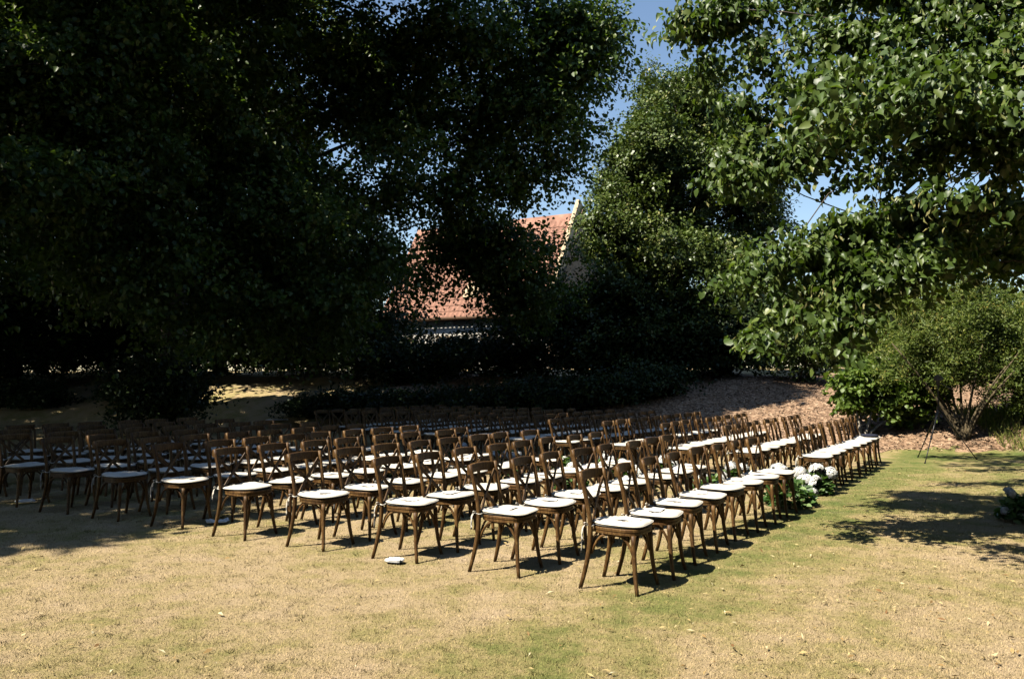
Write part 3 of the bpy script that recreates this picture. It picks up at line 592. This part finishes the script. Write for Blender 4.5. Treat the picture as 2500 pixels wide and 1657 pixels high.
# the 300 that face the gaps in the foliage are pieces, the rest one joined piece
def show(q):
    wx = house.location.x + dirx[0]*q[0]-dirx[1]*q[1]*0; return q[0]
near_t = sorted(spots, key=lambda s: (abs(s[2][0]-4.2)*.7 + s[0]*.28))[:300]; keep = {(a, b) for a, b, _ in near_t}
Vr, Fr = [], []
for a, b, q in spots:
    mtx = Matrix.Translation(Vector(q)+Vector((0, 0, rng.normal()*.006))) @ rotm
    if (a, b) in keep:
        o = bpy.data.objects.new('tile', tile_me); COL.objects.link(o); o.parent = roof; o.matrix_local = mtx
    else:
        k0 = len(Vr); Vr += [tuple(mtx @ Vector(p)) for p in tv]; Fr += [tuple(i+k0 for i in t_) for t_ in tf]
o = link('far_tiles', pymesh('far_tiles', Vr, Fr), M['tile'], roof); tag(o, kind='stuff')
# skylight
v, f = box((0, 0, 0), (.9, 1.1, .12)); q = o0 + sl*1.9 + np.array([6.1, 0, 0]) + sn*.1
o = link('skylight', pymesh('skylight', v, f), M['coping'], roof); o.matrix_local = Matrix.Translation(Vector(q)) @ rotm
for k, wx in enumerate((1.8, 4.6, 7.6)):
    v, f = box((wx, -.01, 3.4), (1.1, .10, 1.3)); w_ = link('window', pymesh('window', v, f), M['coping'], house)
    v, f = box((wx, -.05, 3.4), (.92, .06, 1.1)); link('pane', pymesh('pane', v, f), M['glass'], w_)
tag(house, 'whitewashed house with red clay tiled roof and stone gable behind the trees', 'house')

# ------------------------------------------------------------------ chairs
def rounded(w_front, w_back, depth, n=32, e=3.2):
    a = np.linspace(0, 2*np.pi, n, endpoint=False); c, s = np.cos(a), np.sin(a)
    x = np.sign(c)*np.abs(c)**(2/e); y = np.sign(s)*np.abs(s)**(2/e)
    wy = (w_front*(1+x)/2 + w_back*(1-x)/2)/2
    return np.stack([x*depth/2, y*wy], 1)
def rings(outlines, close=True):
    """stack of (pts2d, z) -> closed solid"""
    n = len(outlines[0][0]); V = []; Fc = []
    for o, z in outlines:
        zz = np.broadcast_to(z, (n,)); V.append(np.column_stack([o, zz]))
    for i in range(len(outlines)-1):
        for j in range(n): k = (j+1) % n; Fc.append((i*n+j, i*n+k, (i+1)*n+k, (i+1)*n+j))
    if close: Fc += [tuple(range(n-1, -1, -1)), tuple((len(outlines)-1)*n+j for j in range(n))]
    return np.concatenate(V), Fc

seat_o = rounded(.425, .375, .415)
seat_me = pymesh('seat', *rings([(seat_o*.94, .428), (seat_o*.985, .431), (seat_o*.985, .449), (seat_o*.965, .451), (seat_o*.965, .455), (seat_o, .457), (seat_o, .473), (seat_o*.97, .478)]), smooth=False)
def post(s):
    q = bez([(-.262, s*.214, 0), (-.205, s*.200, .20), (-.185, s*.190, .33), (-.186, s*.188, .47)], 9)
    q2 = bez([(-.186, s*.188, .47), (-.186, s*.190, .58), (-.225, s*.202, .74), (-.262, s*.210, .885)], 9)[1:]
    p = np.concatenate([q, q2]); r = np.interp(p[:, 2], [0, .2, .45, .6, .885], [.0150, .0185, .020, .0185, .0165])
    return pymesh('back_post', *sweep(p, r, 10, ref=(1, 0, 0)), smooth=True)
def fleg(s):
    p = bez([(.205, s*.208, 0), (.172, s*.178, .14), (.165, s*.168, .28), (.160, s*.165, .432)], 9)
    return pymesh('leg', *sweep(p, np.linspace(.0145, .0205, 9), 10, ref=(1, 0, 0)), smooth=True)
yy = np.linspace(-.222, .222, 13); rail_p = np.stack([-.268 - .030*(1-(yy/.222)**2), yy, .842 + .010*(1-(yy/.222)**2)], 1)
rail_me = pymesh('top_rail', *sweep(rail_p, .039, 10, (.36, 1.0), ref=(0, 0, 1)), smooth=False)
def slat(s):
    p = bez([(-.255, s*.180, .815), (-.262, s*.085, .70), (-.215, -s*.055, .60), (-.196, -s*.150, .482)], 12)
    p[:, 0] += .008*s
    return pymesh('cross_slat', *sweep(p, .0165, 8, (1.0, .38), ref=(1, 0, 0)), smooth=False)
def arch(a, b, zl=.27):
    a, b = np.array(a), np.array(b); q = []
    for t in np.linspace(0, 1, 15):
        u = t*2-1; z = zl + (.424-zl)*(1-abs(u)**3.4)
        q.append(np.append(a + (b-a)*t, z))
    return pymesh('brace', *sweep(q, .0105, 7, ref=(.3, .4, 0)), smooth=True)
fl, fr, bl_, br = (.158, .160), (.158, -.160), (-.180, .180), (-.180, -.180)
def cushion(seed):
    g = np.random.default_rng(seed); o = rounded(.44, .40, .425, 36, 2.9 + .5*g.random()); n = len(o)
    a = np.linspace(0, 2*np.pi, n, endpoint=False)
    wav = 1 + .012*np.sin(3*a+g.random()*6) + .010*np.sin(5*a+g.random()*6); o = o*wav[:, None]
    lift = .007*np.maximum(0, np.sin(2*a+g.random()*6)) + .010*np.maximum(0, np.sin(a+g.random()*6))
    st = []
    for sc, z in [(.90, .4795), (.985, .484), (1.0, .492), (.985, .499), (.93, .504), (.80, .509), (.6, .512), (.38, .510), (.16, .506), (.03, .502)]:
        zz = z + (lift if .9 < sc else lift*.5*sc) + .0022*g.normal(size=n)*(sc < .95) + .004*np.sin(a*2+seed)*(sc < .95)*sc
        if z < .486: zz = np.full(n, z)
        st.append((o*sc, zz))
    cu = pymesh('cushion', *rings(st), smooth=True)
    e = np.column_stack([o*1.004, .4925+lift]); e = np.vstack([e, e[:1]])
    pip = pymesh('piping', *sweep(e, .0045, 5, cap=False), smooth=True)
    ties = []
    for s in (-1, 1):
        p0 = np.array([-.185, s*.165, .495]); k = np.array([-.20, s*.205, .487]); parts = []
        parts.append(sweep(bez([p0, (p0+k)/2+np.array([0, 0, .012]), k], 6), .006, 6, (1, .45)))
        ring = [np.array([-.187+.025*math.cos(t), s*.189+.025*math.sin(t), .484+.004*math.sin(2*t)]) for t in np.linspace(0, 6.28, 11)]
        parts.append(sweep(ring, .0055, 6))
        for q in range(2):
            ln = .09 + .13*g.random(); dx, dy = -.03-.03*g.random(), s*(.012+.03*g.random())
            parts.append(sweep(bez([k, k+np.array([dx*1.3, dy, .01]), k+np.array([dx*.8+.02*q, dy*1.2, -ln*.5]), k+np.array([dx*.9, dy*1.1+.008*q, -ln])], 9), np.linspace(.006, .0075, 9), 6, (1, .4)))
        for q in (-1, 1):  # bow loops
            if g.random() < .6:
                parts.append(sweep(bez([k, k+np.array([-.02, q*.035, .045]), k+np.array([-.035, q*.05, .0]), k+np.array([-.004, q*.004, -.004])], 9), .0055, 6, (1, .45)))
        ties.append(pymesh('tie', *join(parts), smooth=True))
    for m_ in (cu, pip): m_.materials.append(M['cushion'])
    for m_ in ties: m_.materials.append(M['tie'])
    return cu, pip, ties
CUSH = [cushion(k) for k in range(5)]

chair0 = empty('crossback_chair')
link('seat', seat_me, M['wood'], chair0)
for s in (1, -1): link('back_post', post(s), M['wood'], chair0)
for s in (1, -1): link('leg', fleg(s), M['wood'], chair0)
link('top_rail', rail_me, M['wood'], chair0)
for s in (1, -1): link('cross_slat', slat(s), M['wood'], chair0)
for a, b in ((fl, fr), (bl_, br), (fl, bl_), (fr, br)): link('brace', arch(a, b), M['wood'], chair0)
CH_PARTS = list(chair0.children)

P0 = np.array([.8608, 6.3479]); RN = np.array([-.8927, .5122]); SN = np.array([.3221, .4812])
PF = np.array([4.40, 11.66]); RF = np.array([-.855, .665]); SF = np.array([.299, .4625])
ORD = ['first', 'second', 'third', 'fourth', 'fifth', 'sixth', 'seventh', 'eighth', 'ninth', 'tenth', 'eleventh']
ROW = ['front row'] + [o_ + ' row' for o_ in ORD[1:]]
def place_chair(pos, rz, label, group, first=[True], cush=None, tie=True):
    if first[0]: c = chair0; first[0] = False
    else:
        c = chair0.copy(); COL.objects.link(c)
        for ch in CH_PARTS:
            k = ch.copy(); COL.objects.link(k); k.parent = c
    c.location = (pos[0], pos[1], 0); c.rotation_euler = (0, 0, rz); tag(c, label, 'chair', group)
    cu, pip, ties = CUSH[rng.integers(5) if cush is None else cush]
    k = bpy.data.objects.new('cushion', cu); COL.objects.link(k); k.parent = c
    k.location = (.005+rng.normal()*.006, rng.normal()*.006, 0)
    for nm, m_ in (('piping', pip), ('tie', ties[0]), ('tie', ties[1])):
        q = bpy.data.objects.new(nm, m_); COL.objects.link(q); q.parent = k
    return c
# a folded order of service
def program(seed):
    g = np.random.default_rng(seed); L_, W_ = .20, .105; n = 7; V = []; xs = np.linspace(-L_/2, L_/2, n); ph = g.random()*3
    for z, op in ((0, 0), (.0025, .004)):
        for j, y_ in enumerate((-W_/2, 0, W_/2)):
            for x_ in xs: V.append((x_, y_, z + op*max(0, y_/W_+.5)*1.2 + .003*math.sin(x_*20+ph)))
    Fc = []
    for L0 in (0, 3*n):
        for j in range(2):
            for i in range(n-1):
                a_ = L0+j*n+i; q = (a_, a_+1, a_+n+1, a_+n); Fc.append(q if L0 else q[::-1])
    e = [i for i in range(n)]; Fc += [(i, i+3*n, i+1+3*n, i+1) for i in range(n-1)]
    me = pymesh('program', V, Fc); me.materials.append(M['paper']); return me
PROG = [program(k) for k in range(3)]
nrow = 11
for i in range(nrow):
    for j in range(8):
        p = P0 + i*RN + j*SN + rng.normal(size=2)*np.array([.028, .028]) + np.array([0.0, 0.0])
        rz = -0.4927 + rng.normal()*.05
        seat_nm = f'{ORD[7-j]} seat from flower aisle, {ROW[i]}, open-lawn block'
        place_chair(p, rz, 'brown wooden crossback chair, ' + seat_nm, 'chairs in the open-lawn block')
        if (i < 6 and p[0]/p[1] > -.3) and rng.random() < .8:
            o = bpy.data.objects.new('paper_program', PROG[rng.integers(3)]); COL.objects.link(o)
            o.location = (p[0]+rng.normal()*.02, p[1]+rng.normal()*.02, .5145); o.rotation_euler = (0, 0, rz+R(90)*rng.integers(2)+rng.normal()*.4)
            tag(o, 'folded white paper on cushion of ' + seat_nm, 'paper', 'papers left on the cushions')
    for j in range(9):
        p = PF + i*RF + j*SF + rng.normal(size=2)*.02; rz = -0.5 - .10*(i/10) + rng.normal()*.035
        seat_nm = f'{ORD[j]} seat from flower aisle, {ROW[i]}, bank-side block'
        place_chair(p, rz, 'brown wooden crossback chair, ' + seat_nm, 'chairs in the bank-side block')
        if i < 2 and j < 4 and rng.random() < .7:
            o = bpy.data.objects.new('paper_program', PROG[rng.integers(3)]); COL.objects.link(o)
            o.location = (p[0], p[1], .5145); o.rotation_euler = (0, 0, rz+R(90)*rng.integers(2)+rng.normal()*.4)
            tag(o, 'folded white paper on cushion of ' + seat_nm, 'paper', 'papers left on the cushions')
# dark folded cloth left on the last front-row chair
pl = PF + 8*SF; v, f = rings([(rounded(.34, .36, .30, 24, 2.6), .517), (rounded(.36, .37, .32, 24, 2.6), .527), (rounded(.33, .36, .31, 24, 2.4), .545), (rounded(.2, .25, .2, 24, 2.4), .555)])
o = link('folded_jacket', pymesh('folded_jacket', v, f, True), M['dark_cloth']); o.location = (pl[0], pl[1], 0); o.rotation_euler = (0, 0, -.4)
tag(o, 'dark folded cloth on the last front-row chair by the pale-stemmed shrub', 'cloth')

# white papers and napkins lying on the grass
def napkin(seed, sx, sy):
    g = np.random.default_rng(seed); o = rounded(sy, sy*.8, sx, 22, 3.5)*(1+.12*g.normal(size=(22, 1))*.6)
    z = .012*np.abs(g.normal(size=22))
    return pymesh('napkin', *rings([(o*.95, .022), (o, .026+z), (o*.9, .034+z), (o*.5, .042+.01*g.random(22)), (o*.05, .044)]))
for k, (px, py, sx, sy, lab) in enumerate([(962, 1375, .17, .13, 'crumpled white napkin on the sunlit grass before the third row end'), (530, 1279, .24, .12, 'white folded sheet on the grass at the fifth row end'), (62, 1229, .24, .12, 'white folded sheet on the shaded grass at the seventh row end')]):
    d = at(px, py, 1.0); t = 1.613/(1.613-d[2]); o = link('napkin', napkin(k, sx, sy), M['paper']); o.location = (d[0]*t, t, 0); o.rotation_euler = (0, 0, .3*k-.2)
    tag(o, lab, 'napkin')
q = at(680, 1014, 27.5); o = link('napkin', napkin(9, .8, .3), M['paper']); o.location = (q[0], q[1], float(height(q[0], q[1]))); tag(o, 'pale sheet lying in the shade at the foot of the bank', 'napkin')

# ------------------------------------------------------------------ flowers along the aisle
def head(seed):
    g = np.random.default_rng(seed); n = 460; d = unit(g.normal(size=(n, 3))); d[:, 2] = np.abs(d[:, 2])*1.0 - .5*g.random(n); d = unit(d)
    P = d*np.array([.078, .078, .066])*(.82+.18*g.random((n, 1))); D = unit(np.cross(d, g.normal(size=(n, 3)))); Nn = d + g.normal(size=(n, 3))*.22
    me = leaves_mesh('flower_head', P - D*.016, D, Nn, .028+.012*g.random(n), T_PETAL, g.random(n)); me.materials.append(M['petal']); return me
HEADS = [head(k) for k in range(3)]
def posy_leaves(seed, r, h):
    g = np.random.default_rng(seed); n = 420; d = unit(g.normal(size=(n, 3))); d[:, 2] = np.abs(d[:, 2])
    P = d*np.array([r, r, h])*(.45+.5*g.random((n, 1)))**.6; P[:, 2] = P[:, 2]*.9 + .03
    D = d*np.array([1, 1, .3]) + g.normal(size=(n, 3))*.5; D[:, 2] = np.maximum(D[:, 2], -P[:, 2]*4); Nn = np.array([0, 0, .7]) + d*.6 + g.normal(size=(n, 3))*.4
    me = leaves_mesh('greenery', P, D, Nn, .05+.06*g.random(n), T_FOLD, g.random(n)); me.materials.append(M['posy']); return me
GREEN = [posy_leaves(k, .27, .30) for k in range(3)]
def posy(pos, rz, label, heads, sc=1.0):
    root = empty('flower_arrangement', (pos[0], pos[1], 0), rz); root.scale = (sc, sc, sc)
    o = bpy.data.objects.new('greenery', GREEN[rng.integers(3)]); COL.objects.link(o); o.parent = root
    for (x_, y_, z_, s_) in heads:
        o = bpy.data.objects.new('flower_head', HEADS[rng.integers(3)]); COL.objects.link(o); o.parent = root
        o.location = (x_, y_, z_); o.scale = (s_*1.15,)*3; o.rotation_euler = (rng.normal()*.4, rng.normal()*.4, rng.random()*6)
    return tag(root, label, 'flowers', 'white flower arrangements along the aisle')
def rand_heads(k):
    h_ = []
    for q in range(k):
        a = rng.random()*6.28; r_ = .06+.20*rng.random(); h_.append((math.cos(a)*r_, math.sin(a)*r_, .34-.75*r_+.05*rng.random(), .85+.35*rng.random()))
    return h_
for i in range(8):
    b = P0 + i*RN + 8.25*SN
    posy((b[0], b[1]), rng.random()*6, f'white flower arrangement at the aisle end of the {ROW[i]}, open-lawn block', rand_heads(4) if i else [(-.1, .12, .40, 1.1), (.12, .15, .30, .9), (0, .2, .33, .8)], 1.12 if i == 0 else 1.0)
    b = PF + i*RF - (.78 if i else .62)*SF
    posy((b[0], b[1]), rng.random()*6 if i else 0.0, f'white flower arrangement at the aisle end of the {ROW[i]}, bank-side block',
         rand_heads(4) if i else [(-.16, -.16, .20, 1.25), (-.05, -.22, .16, 1.3), (-.2, -.08, .30, 1.05), (.05, -.05, .33, 1.2), (.24, -.05, .29, 1.1), (-.1, -.25, .06, .9), (-.22, -.2, .12, .7)], 1.0)
posy((5.80, 9.15), 1.0, 'white flower arrangement in the shadow of the sunlit lime', [(-.24, -.06, .20, .7), (-.05, .16, .32, .75), (.08, -.18, .27, .7), (.22, .08, .2, .7), (-.12, .2, .12, .6), (-.2, -.2, .1, .6)], 1.0)

# ------------------------------------------------------------------ camera tripod
foot = [np.array(p) for p in ((7.83, 15.35, 0), (8.30, 16.55, 0), (9.25, 16.10, 0))]
c0 = np.array([8.46, 16.0]); tr = empty('camera_tripod', (c0[0], c0[1], 0)); hub = np.array([c0[0], c0[1], 1.02]); O3 = np.array([c0[0], c0[1], 0])
for ft in foot:
    d = ft-hub; lg = link('leg', pymesh('leg', *sweep(np.array([hub+d*.03, hub+d*.55])-O3, [.017, .015], 8), smooth=True), M['black'], tr)
    link('lower_leg', pymesh('lower_leg', *sweep(np.array([hub+d*.5, hub+d*.985])-O3, [.011, .010], 8), smooth=True), M['black'], lg)
    link('clamp', pymesh('clamp', *sweep(np.array([hub+d*.52, hub+d*.57])-O3, .021, 8)), M['black'], lg)
    link('rubber_foot', pymesh('rubber_foot', *sweep(np.array([hub+d*.975, ft+np.array([0, 0, .004])])-O3, [.014, .018], 8)), M['black'], lg)
link('collar', pymesh('collar', *sweep([(0, 0, .97), (0, 0, 1.06)], .038, 10)), M['black'], tr)
link('column', pymesh('column', *sweep([(0, 0, .75), (0, 0, 1.50)], .014, 10)), M['black'], tr)
link('pan_head', pymesh('pan_head', *join([sweep([(0, 0, 1.46), (0, 0, 1.56)], [.03, .036], 10), sweep([(.02, 0, 1.53), (.22, -.08, 1.40)], .009, 8)])), M['black'], tr)
tag(tr, 'black camera tripod standing on the lawn before the fine-leaved shrub', 'tripod')
v, f = join([box((0, 0, .065), (.14, .075, .10), 0, .012), sweep([(0, -.03, .06), (0, -.12, .06)], [.036, .034], 14), box((0, .0, .125), (.05, .05, .03), 0, .008)])
o = link('video_camera', pymesh('video_camera', v, f), M['black']); o.location = (c0[0], c0[1], 1.546); o.rotation_euler = (0, 0, R(115)); tag(o, 'small black camera mounted on top of the tripod', 'camera')
